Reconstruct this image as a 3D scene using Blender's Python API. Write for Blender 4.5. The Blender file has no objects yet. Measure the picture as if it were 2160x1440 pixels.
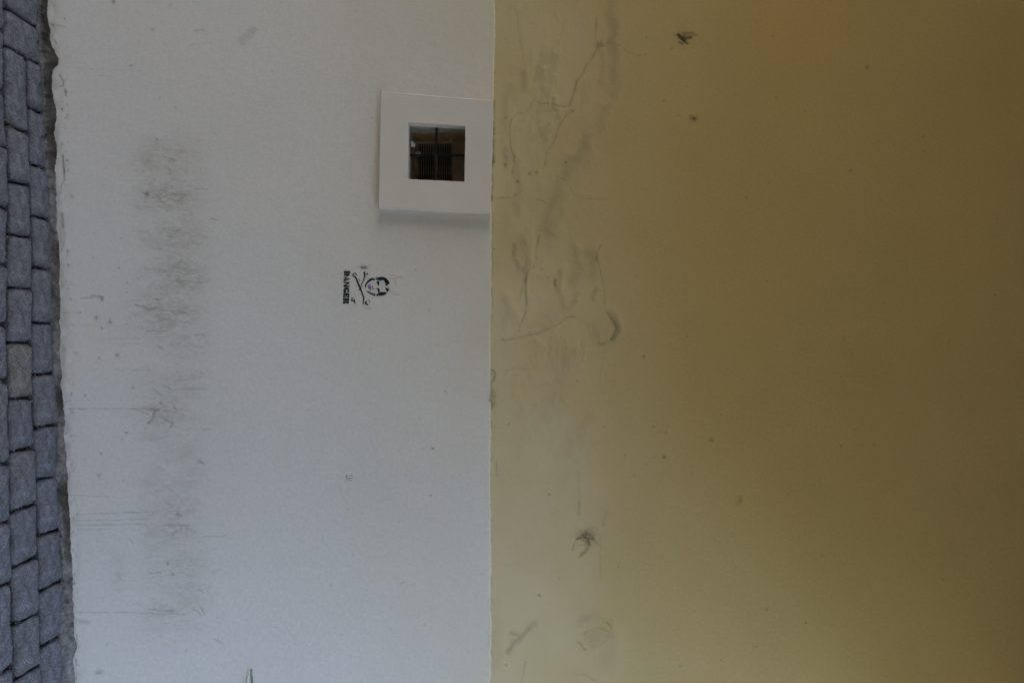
import bpy, bmesh, math, random
import numpy as np
from mathutils import Vector, Matrix

# ------------------------------------------------------------------ camera, sky, sun, exposure
D, H, F = 2.52, 1.67, 1440.0            # camera distance to the wall, eye height, focal length in photo pixels
S = D / F                               # metres on the wall per photo pixel
SUN_ELEV, SUN_AZ, SUN_STRENGTH, SUN_ANGLE = 25.2, 98, 2.0, 0.5   # azimuth: 0 = straight onto the wall, 90 = along it from the right; added unseen slabs keep the wall in shade
SKY_STRENGTH, EXPOSURE = 0.15, 3.17

scene = bpy.context.scene
col = scene.collection
cam_data = bpy.data.cameras.new('camera')
cam = bpy.data.objects.new('camera', cam_data)
col.objects.link(cam)
cam_data.sensor_width = 36.0
cam_data.lens = F / 2160.0 * 36.0
cam_data.clip_start, cam_data.clip_end = 0.05, 500
# the photograph is turned on its side: the camera's right points up, its top to the left along the wall
cam.matrix_world = Matrix(((0, -1, 0, 0), (0, 0, -1, -D), (1, 0, 0, H), (0, 0, 0, 1)))
scene.camera = cam

world = bpy.data.worlds.new('World')
scene.world = world
world.use_nodes = True
wn, wl = world.node_tree.nodes, world.node_tree.links
wn.clear()
sky = wn.new('ShaderNodeTexSky')
sky.sky_type = 'NISHITA'
sky.sun_disc = False
sky.sun_elevation = math.radians(SUN_ELEV)
sky.sun_rotation = math.radians(180 - SUN_AZ)
bg = wn.new('ShaderNodeBackground')
bg.inputs['Strength'].default_value = SKY_STRENGTH
wo = wn.new('ShaderNodeOutputWorld')
wl.new(sky.outputs[0], bg.inputs[0])
wl.new(bg.outputs[0], wo.inputs[0])

sun_data = bpy.data.lights.new('sun', 'SUN')
sun_data.energy = SUN_STRENGTH
sun_data.angle = math.radians(SUN_ANGLE)
sun_data.color = (1.0, 0.95, 0.88)
sun = bpy.data.objects.new('sun', sun_data)
col.objects.link(sun)
e, a = math.radians(SUN_ELEV), math.radians(SUN_AZ)
to_sun = Vector((math.sin(a) * math.cos(e), -math.cos(a) * math.cos(e), math.sin(e)))
sun.rotation_euler = to_sun.to_track_quat('Z', 'Y').to_euler()
sun.location = (0, -3, 3)

scene.view_settings.view_transform = 'Standard'
scene.view_settings.look = 'None'
scene.view_settings.gamma = 1.0
scene.view_settings.use_curve_mapping = False
scene.view_settings.exposure = EXPOSURE
scene.render.engine = 'CYCLES'
scene.cycles.use_denoising = True
scene.cycles.max_bounces = 8
scene.cycles.diffuse_bounces = 6

# ------------------------------------------------------------------ helpers
rng = np.random.default_rng(11)
rnd = random.Random(5)
G0, G1 = -0.012, 0.0437                 # the street rises gently to the right


def on_wall(px, py, y=0.0):             # where a line of sight meets the plane y
    t = D + y
    return Vector(((py - 720) / F * t, y, H + (px - 1080) / F * t))


def on_street(px, py):
    u, v = (py - 720) / F, (px - 1080) / F
    t = (G0 - H) / (v - G1 * u)
    return Vector((t * u, t - D, H + t * v))


def street_z(x):
    return G0 + G1 * x


def tag(o, label=None, cat=None, group=None, kind=None):
    for k, v in (('label', label), ('category', cat), ('group', group), ('kind', kind)):
        if v:
            o[k] = v
    return o


def link(name, me, m, parent=None, smooth=False):
    o = bpy.data.objects.new(name, me)
    if m and not me.materials:
        me.materials.append(m)
    col.objects.link(o)
    if parent:
        o.parent = parent
    if smooth:
        me.polygons.foreach_set('use_smooth', [True] * len(me.polygons))
    return o


def empty(name, loc):
    o = bpy.data.objects.new(name, None)
    o.location = loc
    o.empty_display_size = 0.1
    col.objects.link(o)
    return o


def mesh_from(name, verts, faces):
    me = bpy.data.meshes.new(name)
    me.from_pydata([tuple(v) for v in verts], [], faces)
    me.update()
    return me


def bm_mesh(name, bm):
    bmesh.ops.recalc_face_normals(bm, faces=bm.faces)
    me = bpy.data.meshes.new(name)
    bm.to_mesh(me)
    bm.free()
    return me


def vnoise(x, y, seed=0):
    """smooth value noise, -1..1"""
    r = np.random.default_rng(seed).uniform(-1, 1, (256, 256))
    xi, yi = np.floor(x).astype(int), np.floor(y).astype(int)
    fx, fy = x - xi, y - yi
    fx, fy = fx * fx * fx * (fx * (fx * 6 - 15) + 10), fy * fy * fy * (fy * (fy * 6 - 15) + 10)
    x0, x1, y0, y1 = xi & 255, (xi + 1) & 255, yi & 255, (yi + 1) & 255
    return ((r[x0, y0] * (1 - fx) + r[x1, y0] * fx) * (1 - fy) + (r[x0, y1] * (1 - fx) + r[x1, y1] * fx) * fy)


def fbm(x, y, seed=0, oct=4, gain=0.5):
    s, amp, tot = 0, 1.0, 0
    for k in range(oct):
        s = s + amp * vnoise(x * 2 ** k + 17.3 * k, y * 2 ** k + 9.1 * k, seed + k)
        tot += amp
        amp *= gain
    return s / tot


# ------------------------------------------------------------------ materials
def new_mat(name):
    m = bpy.data.materials.new(name)
    m.use_nodes = True
    n, l = m.node_tree.nodes, m.node_tree.links
    return m, n, l, n['Principled BSDF']


def coords(n, l, scale=(1, 1, 1)):
    tc = n.new('ShaderNodeTexCoord')
    mp = n.new('ShaderNodeMapping')
    mp.inputs['Scale'].default_value = scale
    l.new(tc.outputs['Object'], mp.inputs[0])
    return mp.outputs[0]


def noise(n, l, vec, scale, detail=4, rough=0.55):
    t = n.new('ShaderNodeTexNoise')
    t.inputs['Scale'].default_value = scale
    t.inputs['Detail'].default_value = detail
    t.inputs['Roughness'].default_value = rough
    l.new(vec, t.inputs['Vector'])
    return t.outputs['Fac']


def math_n(n, l, op, a, b):
    t = n.new('ShaderNodeMath')
    t.operation = op
    for k, v in enumerate((a, b)):
        if isinstance(v, (int, float)):
            t.inputs[k].default_value = v
        else:
            l.new(v, t.inputs[k])
    return t.outputs[0]


def ramp(n, l, fac, stops):
    r = n.new('ShaderNodeValToRGB')
    el = r.color_ramp.elements
    while len(el) < len(stops):
        el.new(0.5)
    for e_, (p, c) in zip(el, stops):
        e_.position = p
        e_.color = (*c, 1) if len(c) == 3 else c
    l.new(fac, r.inputs[0])
    return r.outputs[0]


def mix(n, l, fac, a, b, mode='MIX'):
    t = n.new('ShaderNodeMix')
    t.data_type = 'RGBA'
    t.blend_type = mode
    if isinstance(fac, (int, float)):
        t.inputs['Factor'].default_value = fac
    else:
        l.new(fac, t.inputs['Factor'])
    for key, v in (('A', a), ('B', b)):
        sock = [s for s in t.inputs if s.name == key and s.type == 'RGBA'][0]
        if isinstance(v, tuple):
            sock.default_value = (*v, 1)
        else:
            l.new(v, sock)
    return [s for s in t.outputs if s.type == 'RGBA'][0]


def bump(n, l, height, strength, dist, bsdf):
    b = n.new('ShaderNodeBump')
    b.inputs['Strength'].default_value = strength
    b.inputs['Distance'].default_value = dist
    l.new(height, b.inputs['Height'])
    l.new(b.outputs[0], bsdf.inputs['Normal'])


def wall_mat(name, base, base2, grime_shade_col, dark_col, bleach_warmth_col):
    m, n, l, p = new_mat(name)
    v = coords(n, l)
    c = ramp(n, l, noise(n, l, v, 2.2, 5, 0.6), [(0.3, base), (0.7, base2)])
    fine = ramp(n, l, noise(n, l, v, 90, 3), [(0.3, (0.94,) * 3), (0.7, (1.04,) * 3)])
    c = mix(n, l, 1.0, c, fine, 'MULTIPLY')
    at = n.new('ShaderNodeAttribute')
    at.attribute_name = 'wear_and_light'
    sp = n.new('ShaderNodeSeparateColor')
    l.new(at.outputs['Color'], sp.inputs[0])
    c = mix(n, l, sp.outputs[2], c, bleach_warmth_col)
    c = mix(n, l, sp.outputs[0], c, grime_shade_col)
    c = mix(n, l, sp.outputs[1], c, dark_col)
    l.new(c, p.inputs['Base Color'])
    p.inputs['Roughness'].default_value = 0.8
    p.inputs['Specular IOR Level'].default_value = 0.25
    # brushed and rolled paint: stretched grain across the courses plus a fine stipple
    brush = noise(n, l, coords(n, l, (1, 1, 0.3)), 120, 4, 0.6)
    lump = noise(n, l, v, 45, 3, 0.5)
    h = math_n(n, l, 'ADD', brush, math_n(n, l, 'MULTIPLY', lump, 1.0))
    patchy = ramp(n, l, noise(n, l, v, 3.5, 4, 0.6), [(0.35, (0.25,) * 3), (0.7, (1.0,) * 3)])
    h = math_n(n, l, 'MULTIPLY', h, patchy)
    bump(n, l, h, 0.4, 0.0018, p)
    return m


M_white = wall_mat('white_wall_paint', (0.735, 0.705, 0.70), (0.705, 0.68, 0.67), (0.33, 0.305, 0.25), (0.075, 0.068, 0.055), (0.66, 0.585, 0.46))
M_yellow = wall_mat('yellow_wall_paint', (0.495, 0.377, 0.172), (0.535, 0.408, 0.194), (0.34, 0.28, 0.17), (0.05, 0.035, 0.018), (0.63, 0.53, 0.345))


def plain(name, c, rough=0.8, var=0.15, scale=40, bump_d=0.0, spec=0.3, metal=0.0):
    m, n, l, p = new_mat(name)
    v = coords(n, l)
    nz = noise(n, l, v, scale, 5)
    cc = ramp(n, l, nz, [(0.25, tuple(x * (1 - var) for x in c)), (0.75, tuple(min(1, x * (1 + var)) for x in c))])
    l.new(cc, p.inputs['Base Color'])
    p.inputs['Roughness'].default_value = rough
    p.inputs['Specular IOR Level'].default_value = spec
    p.inputs['Metallic'].default_value = metal
    if bump_d:
        bump(n, l, nz, 0.6, bump_d, p)
    return m


def stone_mat():
    m, n, l, p = new_mat('granite_sett')
    v = coords(n, l)
    oi = n.new('ShaderNodeAttribute')
    oi.attribute_type = 'OBJECT'
    oi.attribute_name = 'tint'
    base = ramp(n, l, oi.outputs['Fac'], [(0.0, (0.19, 0.193, 0.22)), (0.3, (0.215, 0.213, 0.246)), (0.55, (0.2, 0.204, 0.22)),
                                            (0.75, (0.225, 0.222, 0.236)), (0.88, (0.25, 0.225, 0.2))])
    patch = ramp(n, l, noise(n, l, v, 30, 6, 0.65), [(0.32, (0.58, 0.58, 0.58)), (0.68, (1.3, 1.3, 1.3))])
    c = mix(n, l, 1.0, base, patch, 'MULTIPLY')
    grain = ramp(n, l, noise(n, l, v, 190, 3, 0.7), [(0.3, (0.45, 0.45, 0.45)), (0.5, (1, 1, 1)), (0.7, (1.65, 1.65, 1.65))])
    c = mix(n, l, 0.85, c, grain, 'MULTIPLY')
    rust = ramp(n, l, noise(n, l, v, 9, 3, 0.5), [(0.58, (0, 0, 0)), (0.75, (0.5, 0.5, 0.5))])
    c = mix(n, l, rust, c, (0.13, 0.1, 0.07))
    at = n.new('ShaderNodeAttribute')
    at.attribute_name = 'edge'
    c = mix(n, l, math_n(n, l, 'MULTIPLY', at.outputs['Fac'], 0.6), c, (0.035, 0.03, 0.026))
    l.new(c, p.inputs['Base Color'])
    p.inputs['Roughness'].default_value = 0.7
    p.inputs['Specular IOR Level'].default_value = 0.3
    h = math_n(n, l, 'ADD', noise(n, l, v, 150, 4, 0.65), math_n(n, l, 'MULTIPLY', noise(n, l, v, 38, 5, 0.65), 3.4))
    bump(n, l, h, 1.0, 0.0065, p)
    return m


M_stone = stone_mat()
M_soil = plain('joint_dirt', (0.06, 0.051, 0.045), 0.95, 0.5, 120, 0.006)
M_grit = plain('pale_grit', (0.30, 0.28, 0.26), 0.8, 0.55, 60)


def mortar_mat():
    m, n, l, p = new_mat('rough_mortar')
    v = coords(n, l)
    c = ramp(n, l, noise(n, l, v, 35, 6, 0.65), [(0.3, (0.075, 0.064, 0.058)), (0.5, (0.21, 0.19, 0.188)), (0.72, (0.31, 0.285, 0.275))])
    at = n.new('ShaderNodeAttribute')
    at.attribute_name = 'soil'
    c = mix(n, l, at.outputs['Fac'], c, (0.035, 0.026, 0.018))
    l.new(c, p.inputs['Base Color'])
    p.inputs['Roughness'].default_value = 0.9
    bump(n, l, noise(n, l, v, 110, 5, 0.65), 0.9, 0.005, p)
    return m


M_mortar = mortar_mat()
M_ink = plain('black_spray_paint', (0.012, 0.011, 0.012), 0.6, 0.3, 200)
M_lips = plain('violet_paint', (0.36, 0.17, 0.38), 0.7, 0.25, 260)
M_pink = plain('pink_chalk', (0.62, 0.36, 0.47), 0.8, 0.12, 300)
M_pink2 = plain('pale_pink_chalk', (0.68, 0.60, 0.61), 0.8, 0.05, 300)
M_pen = plain('blue_pen', (0.25, 0.27, 0.36), 0.7, 0.2, 300)
M_concrete = plain('vent_concrete', (0.40, 0.40, 0.37), 0.85, 0.25, 25, 0.003)
M_brick = plain('vent_brickwork', (0.42, 0.275, 0.15), 0.9, 0.45, 22, 0.004)
M_iron = plain('black_iron', (0.02, 0.019, 0.02), 0.55, 0.3, 60, 0.001, 0.4)
M_grille = plain('rusty_grille', (0.22, 0.18, 0.14), 0.7, 0.5, 60, 0.001)
M_wood = plain('old_grille_frame', (0.36, 0.27, 0.19), 0.8, 0.35, 30, 0.001)
M_void = plain('void_black', (0.008, 0.008, 0.008), 0.95, 0.3, 20)  # near-black, for the panel behind the grille
M_paper = plain('white_paper', (0.78, 0.78, 0.8), 0.7, 0.05, 50)
M_cream = plain('cream_paint', (0.66, 0.645, 0.58), 0.75, 0.15, 60, 0.002)
M_gap_shade = plain('gap_shade_grey', (0.22, 0.225, 0.2), 0.7, 0.3, 80)  # stands for the shaded gap above the plaster flap
M_blocker_ceiling = plain('blocker_ceiling_paint', (0.56, 0.51, 0.38), 0.85, 0.06, 3)
M_blocker = plain('blocker_ochre', (0.50, 0.436, 0.315), 0.85, 0.1, 3)

# ------------------------------------------------------------------ wall: a fine grid of plaster with real relief
STEP = 2.0
LINE = [(-60, 1043), (0, 1043), (150, 1042), (300, 1040), (450, 1036), (600, 1036), (720, 1035), (790, 1034), (840, 1037), (865, 1035), (1000, 1034), (1100, 1034),
        (1150, 1036), (1250, 1034), (1350, 1036), (1440, 1034), (1500, 1034)]
FRAME_OUT = [(803, 193), (1040, 212), (1034, 448), (798, 437)]    # photo corners of the board's front face
FRAME_IN = [(861.5, 258), (981, 266), (979.5, 383), (860, 378)]
BOARD = 0.034                                                       # how far the board stands off the wall

pxs = np.concatenate([[-400, -200, -60, 0, 30], np.arange(60, 2200, STEP), np.linspace(2210, 2420, 12)])
pys = np.concatenate([np.linspace(-3200, -60, 40), np.arange(-40, 1482, STEP), np.linspace(1500, 3600, 30)])
PX, PY = np.meshgrid(pxs, pys, indexing='ij')
line_y = np.interp(pys, [p[0] for p in LINE], [p[1] for p in LINE])
line_y = line_y + 1.3 * fbm(pys / 40.0, pys * 0, 3, 4, 0.65) + 0.8 * vnoise(pys / 5.0, pys * 0 + 3, 4)
J0 = int(np.argmin(np.abs(pxs - 1038)))
fall = np.exp(-((pxs - pxs[J0]) / 30.0) ** 2)
PXw = PX + (line_y[None, :] - pxs[J0]) * fall[:, None]

grime_shade = np.zeros_like(PX)  # dirt, plus painted shading of the blisters
dark = np.zeros_like(PX)
bleach_warmth = np.zeros_like(PX)  # bleached yellow paint, plus warm light painted on the white coat
lift = np.zeros_like(PX)                 # millimetres proud of the wall


def window(x0, x1, y0, y1):
    i0, i1 = np.searchsorted(pxs, [x0, x1])
    j0, j1 = np.searchsorted(pys, [y0, y1])
    return slice(max(i0 - 1, 0), i1 + 1), slice(max(j0 - 1, 0), j1 + 1)


def seg_dist(X, Y, pts, widths=None):
    best = np.full(X.shape, 1e9)
    for k in range(len(pts) - 1):
        (ax, ay), (bx, by) = pts[k], pts[k + 1]
        dx, dy = bx - ax, by - ay
        t = np.clip(((X - ax) * dx + (Y - ay) * dy) / (dx * dx + dy * dy + 1e-9), 0, 1)
        best = np.minimum(best, np.hypot(X - ax - t * dx, Y - ay - t * dy))
    return best


def stroke(arr, pts, width, amount, breakup=0.0, seed=0, soft=1.0, mode='max', wander=0.0, wscale=11.0):
    xs, ys = [p[0] for p in pts], [p[1] for p in pts]
    r = width * 3 + 4 + wander
    si, sj = window(min(xs) - r, max(xs) + r, min(ys) - r, max(ys) + r)
    X, Y = PXw[si, sj], PY[si, sj]
    if wander:
        X = X + wander * fbm(X / wscale, Y / wscale, 50 + seed, 3)
        Y = Y + wander * fbm(X / wscale, Y / wscale, 60 + seed, 3)
    d = seg_dist(X, Y, pts)
    m = amount * np.exp(-(d / width) ** 2 / soft)
    if breakup:
        k_ = 9.0 if wscale < 20 else 19.0
        m = m * np.clip(1 - breakup + breakup * 1.6 * (0.5 + fbm(X / k_, Y / (1.6 * k_), 70 + seed, 4, 0.6)), 0, 1.6)
    if mode == 'max':
        arr[si, sj] = np.maximum(arr[si, sj], m)
    else:
        arr[si, sj] += m


def spot(arr, x, y, r, amount, seed=0, spidery=0.0):
    R = r * 3 + 6
    si, sj = window(x - R, x + R, y - R, y + R)
    X, Y = PXw[si, sj], PY[si, sj]
    ang = np.arctan2(Y - y, X - x)
    d = np.hypot(X - x, Y - y)
    rr = r * (1 + spidery * fbm(np.cos(ang) * 2.3 + seed, np.sin(ang) * 2.3 + seed * 1.7, seed + 5, 3))
    m = amount * np.exp(-(d / np.maximum(rr, 0.5)) ** 2)
    if spidery:
        m = m * np.clip(0.45 + 1.3 * (fbm(X / 5.0, Y / 4.0, seed + 9, 3) + 0.35), 0, 1.3)
    arr[si, sj] = np.maximum(arr[si, sj], m)


def z7(pts):
    return [(1030 + x / 3, y / 3) for x, y in pts]


def z8(pts):
    return [(1030 + x / 2.88, 460 + y / 2.88) for x, y in pts]


def z9(pts):
    return [(1030 + x / 2.88, 940 + y / 2.88) for x, y in pts]


def za(pts, oy):
    return [(100 + x / 3, oy + y / 3) for x, y in pts]


def crack(pts, w=1.3, a=0.7, seed=0, depth=0.9, br=0.6):
    stroke(dark, pts, w * 0.8, a * 0.66, min(0.85, br + 0.2), seed, wander=1.6)
    stroke(lift, pts, w * 1.6, -depth * 0.7, 0.3, seed, mode='add', wander=1.6)
    stroke(grime_shade, pts, w * 4, a * 0.28, br, seed + 1)


def soft(pts, w, a, seed=0, raise_mm=0.0, br=0.55):  # smudges and blister shading painted into the colour, with relief beside them
    stroke(grime_shade, pts, w, min(0.8, a * 1.1), br, seed, wander=9, wscale=30.0)
    if raise_mm:
        stroke(lift, [(x + w * 0.5, y) for x, y in pts], w * 1.2, raise_mm * 2.8, 0.2, seed, mode='add', wander=9, wscale=30.0)


# --- the yellow plaster: cracks, blisters, nail holes
crack(z7([(700, 285), (660, 360), (620, 420), (590, 480), (560, 520), (545, 580), (525, 640), (515, 670), (480, 680), (430, 670), (390, 655), (330, 660),
          (285, 635), (260, 690), (235, 715), (180, 725), (145, 760)]), 1.3, 0.62, 1)
crack(z7([(145, 760), (135, 830), (140, 900), (145, 960), (165, 1000), (165, 1050), (150, 1110)]), 1.4, 0.6, 2)
crack(z7([(520, 710), (480, 750), (445, 800), (430, 860), (400, 920), (365, 980), (355, 1050)]), 1.2, 0.52, 3)
crack(z7([(700, 275), (760, 275), (830, 290), (880, 330), (940, 355), (1000, 350)]), 1.1, 0.42, 4, 0.5)
crack(z7([(390, 1100), (440, 1120), (490, 1145), (515, 1190), (540, 1240), (600, 1260), (750, 1265)]), 1.0, 0.34, 5, 0.5)
crack(z7([(50, 1260), (100, 1250), (150, 1255), (190, 1235)]), 1.2, 0.48, 6)
crack(z7([(185, 80), (190, 200), (210, 320), (235, 420), (225, 500)]), 1.5, 0.28, 7, 0.6)
crack(z7([(680, 120), (680, 190), (675, 240), (695, 280)]), 1.2, 0.38, 8)
crack(z7([(305, 1265), (340, 1270), (362, 1290)]), 1.2, 0.5, 9)
crack(z7([(230, 730), (330, 705), (450, 705), (520, 715)]), 1.0, 0.26, 10, 0.4)
soft(z7([(790, 0), (785, 130), (790, 280), (795, 420), (790, 600)]), 12, 0.42, 11, 0.9)
soft(z7([(715, 330), (720, 450), (725, 520)]), 9, 0.22, 12, 0.5)
soft(z7([(735, 690), (690, 780), (630, 880), (600, 980), (540, 1030), (490, 1120), (430, 1230), (400, 1320), (380, 1430)]), 17, 0.34, 13, 1.8)
soft(z7([(620, 880), (610, 980)]), 11, 0.32, 14, 0.8)
soft(z7([(225, 470), (230, 560)]), 8, 0.4, 15, 0.6)
soft(z7([(120, 940), (112, 1060)]), 6, 0.45, 16, 0.4)
soft(z7([(150, 560), (110, 700), (110, 840), (130, 960)]), 15, 0.25, 17, 1.0)
soft(z7([(350, 560), (375, 610)]), 6, 0.3, 18, 0.6)
soft(z7([(170, 1020), (200, 1200), (180, 1330)]), 10, 0.2, 19, 0.8)
soft(z7([(440, 1260), (450, 1360)]), 10, 0.24, 20, 0.8)
soft(z7([(330, 660), (200, 780), (80, 900)]), 24, 0.1, 21, 1.5)
spot(dark, *z7([(702, 288)])[0], 5.5, 0.75, 3, 1.0)
spot(dark, *z7([(530, 706)])[0], 4, 0.45, 4, 0.8)
spot(dark, *z7([(1300, 750)])[0], 6, 0.9, 5, 1.0)
for x, y, r in ((1110, 640, 2.2), (490, 1030, 2.4), (110, 750, 2.4), (1205, 733, 1.6), (1000, 240, 1.6), (1160, 308, 1.8), (260, 1100, 3), (305, 1093, 3), (185, 1150, 3),
                (410, 628, 2), (1255, 548, 1.4), (110, 1045, 3), (35, 850, 4), (28, 1015, 5)):
    spot(dark, *z7([(x, y)])[0], r, 0.55, int(x) % 17)
for x, y, r_ in ((1434, 77, 4.2), (1441, 81, 5.0), (1449, 81, 3.4), (1456, 79, 3.0), (1437, 89, 2.4), (1449, 92, 2.2), (1444, 75, 3.0)):
    spot(dark, x, y, r_, 0.85, int(x), 0.5)
    spot(lift, x, y, r_, 0, 1)
hx, hy = 1441, 80                         # the big spidery nail hole
spot(grime_shade, hx, hy, 17, 0.55, 7, 0.9)
for pts, w, am in (([(1431, 74), (1438, 79), (1445, 83), (1450, 80), (1457, 79)], 3.2, 1.0), ([(1432, 80), (1441, 84), (1445, 88)], 2.6, 0.95), ([(1440, 70), (1450, 71), (1462, 70)], 1.6, 0.6),
                   ([(1432, 90), (1440, 94)], 2.0, 0.7), ([(1441, 89), (1450, 93)], 1.8, 0.75), ([(1422, 76), (1432, 75)], 1.5, 0.35), ([(1450, 77), (1468, 75)], 1.6, 0.4)):
    stroke(dark, pts, w, am, 0.3, int(w * 10))
    stroke(lift, pts, w * 1.3, -1.6, 0, 0, mode='add')
crack(z8([(310, 110), (290, 180), (290, 250), (275, 300), (235, 330), (225, 400), (228, 480), (230, 550), (215, 610), (190, 650), (180, 700)]), 1.4, 0.5, 21)
stroke(dark, z8([(232, 340), (225, 400), (228, 480), (230, 520)]), 2.0, 0.55, 0.4, 22)
crack(z8([(80, 745), (170, 730), (250, 708), (310, 700), (380, 665), (430, 640), (480, 605), (520, 600)]), 1.1, 0.68, 23)
crack(z8([(480, 605), (530, 610), (580, 640)]), 1.0, 0.22, 24, 0.4)
crack(z8([(680, 170), (655, 230), (670, 290), (690, 380), (705, 470), (705, 550), (740, 610)]), 1.2, 0.42, 25)
stroke(dark, z8([(660, 210), (655, 262)]), 1.8, 0.45, 0.3, 26)
crack(z8([(740, 610), (775, 650), (780, 690), (755, 730), (710, 765), (670, 765)]), 2.0, 0.6, 27, 1.2)
soft(z8([(740, 590), (785, 650), (785, 690), (750, 750)]), 8, 0.7, 28, 0, 0.3)
stroke(dark, z8([(760, 630), (778, 670), (765, 705), (745, 738)]), 2.6, 0.5, 0.4, 128)
soft(z8([(720, 670), (700, 690)]), 22, 0.05, 28, 3.2)
crack(z8([(710, 775), (695, 850), (680, 960)]), 1.0, 0.24, 29, 0.4)
soft(z8([(150, 170), (155, 240), (190, 310)]), 6, 0.45, 30, 0.8)
soft(z8([(200, 150), (230, 230), (220, 310)]), 14, 0.3, 31, 1.0)
soft(z8([(520, 180), (550, 320), (530, 360)]), 12, 0.34, 32, 1.3)
soft(z8([(610, 200), (620, 340)]), 13, 0.36, 33, 1.3)
soft(z8([(410, 380), (418, 420)]), 4, 0.5, 34, 0.6)
soft(z8([(430, 320), (440, 440), (460, 530)]), 8, 0.3, 35, 1.0)
soft(z8([(545, 450), (520, 520)]), 6, 0.34, 36, 0.8)
soft(z8([(660, 430), (630, 490)]), 6, 0.36, 37, 0.8)
soft(z8([(370, 0), (375, 90)]), 14, 0.24, 38, 0.8)
soft(z8([(100, 500), (130, 600)]), 12, 0.2, 39, 0.8)
soft(z8([(460, 540), (340, 650)]), 18, 0.22, 40, 1.0)
soft(z8([(450, 780), (470, 900), (430, 1020), (410, 1110)]), 22, 0.22, 41, 1.0)
soft(z8([(620, 1200), (520, 1330), (470, 1420)]), 16, 0.16, 42, 0.8)
soft(z8([(640, 640), (660, 730)]), 14, 0.18, 43, 0.4)
crack(z8([(100, 960), (110, 930), (180, 900), (240, 940), (255, 980)]), 1.2, 0.22, 44, 0.3)
crack(z8([(430, 1100), (418, 1130)]), 1.4, 0.35, 45, 0.3)
for x, y, r in ((945, 838, 3), (1355, 1345, 4), (325, 312, 2), (360, 363, 2.2), (1050, 1300, 2), (1080, 1302, 2), (1005, 1265, 2), (540, 990, 2), (855, 1040, 1.5),
                (125, 1250, 1.8), (1205, 720, 1.2), (900, 355, 1.2), (1415, 1195, 1.6), (35, 190, 2), (700, 1265, 1.2)):
    spot(dark, *z8([(x, y)])[0], r, 0.6, int(x) % 13, 0.4)
stroke(dark, z8([(18, 920), (38, 930), (40, 955), (30, 990)]), 1.7, 0.6, 0.2, 46)
stroke(dark, z8([(16, 985), (18, 1050), (14, 1100), (24, 1130), (18, 1160)]), 1.8, 0.6, 0.3, 47)
stroke(grime_shade, z8([(28, 1060), (32, 1130)]), 7, 0.55, 0.3, 48)
spot(dark, *z8([(12, 1105)])[0], 3, 0.7, 2)
# lower right end of the wall
hx2, hy2 = 1235, 1134
spot(grime_shade, hx2 + 4, hy2 - 2, 19, 0.85, 17, 0.7)
spot(dark, hx2 + 2, hy2 - 3, 14, 0.5, 18, 0.8)
for pts, w, am in (([(1216, 1137), (1221, 1135), (1226, 1134)], 2.0, 0.85), ([(1231, 1133), (1239, 1134)], 2.1, 0.95), ([(1241, 1135), (1242, 1142), (1244, 1146), (1242, 1150)], 2.2, 0.75),
                   ([(1250, 1134), (1251, 1137)], 2.4, 0.8), ([(1236, 1122), (1236, 1125)], 2.4, 0.6), ([(1226, 1129), (1232, 1126), (1243, 1127), (1247, 1131)], 2.2, 0.45),
                   ([(1214, 1140), (1209, 1152), (1207, 1160)], 1.5, 0.4), ([(1241, 1152), (1237, 1162), (1228, 1167), (1222, 1174)], 1.9, 0.35), ([(1232, 1143), (1240, 1144)], 1.5, 0.4)):
    stroke(dark, pts, w, am, 0.3, int(pts[0][0]) % 31)
    stroke(lift, pts, w * 1.5, -1.3, 0, 0, mode='add')
soft([(1238, 1153), (1232, 1166)], 5, 0.4, 49)
crack(z9([(545, 150), (550, 260), (550, 380), (545, 450)]), 1.6, 0.26, 50, 0.4)
stroke(dark, z9([(551, 350), (549, 415)]), 1.9, 0.35, 0.5, 51)
crack(z9([(715, 390), (695, 490)]), 1.4, 0.3, 52, 0.4)
crack(z9([(680, 560), (678, 700), (682, 830)]), 0.9, 0.28, 53, 0.3)
for x, y, r in ((1070, 72, 4), (310, 910, 2.6), (370, 297, 2), (430, 803, 2), (1010, 70, 1.8), (790, 737, 1.4), (1375, 570, 1.4), (110, 1330, 2), (50, 180, 2), (830, 60, 1.5), (1240, 165, 1.4), (960, 115, 1.2),
                (885, 180, 1.2), (1165, 1335, 1.8), (1415, 1300, 1.6)):
    spot(dark, *z9([(x, y)])[0], r, 0.6, int(x) % 11, 0.4)
crack(z9([(540, 1190), (560, 1200), (575, 1225), (592, 1240)]), 1.4, 0.6, 54)
crack(z9([(590, 1242), (640, 1225), (700, 1190), (745, 1130), (752, 1105)]), 1.5, 0.22, 55, 0.6)
crack(z9([(752, 1105), (735, 1085), (715, 1066)]), 1.4, 0.6, 56)
crack(z9([(570, 1145), (610, 1115), (660, 1100), (700, 1105), (730, 1122)]), 1.3, 0.42, 57)
soft(z9([(560, 1060), (640, 1040), (720, 1060)]), 10, 0.25, 58, 0.8)
soft(z9([(650, 1160), (700, 1140)]), 20, 0.2, 59, 2.6)
soft(z9([(740, 1130), (740, 1250), (720, 1330)]), 16, 0.16, 60, 0.5)
soft(z9([(270, 1080), (210, 1140), (165, 1195), (135, 1245)]), 8, 0.5, 61, 0.25)
soft(z9([(150, 1125), (205, 1145)]), 5, 0.4, 62, 0.2)
crack(z9([(225, 1310), (212, 1370), (203, 1430)]), 1.4, 0.36, 63, 0.5)
crack(z9([(540, 1385), (575, 1385), (620, 1410), (660, 1430)]), 1.6, 0.28, 64, 0.4)
soft(z9([(40, 960), (45, 1340)]), 12, 0.2, 65)
crack(z9([(385, 425), (395, 400), (430, 385)]), 1.0, 0.2, 66, 0.2)
crack(z9([(45, 100), (52, 185)]), 1.5, 0.35, 67, 0.3)
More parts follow.
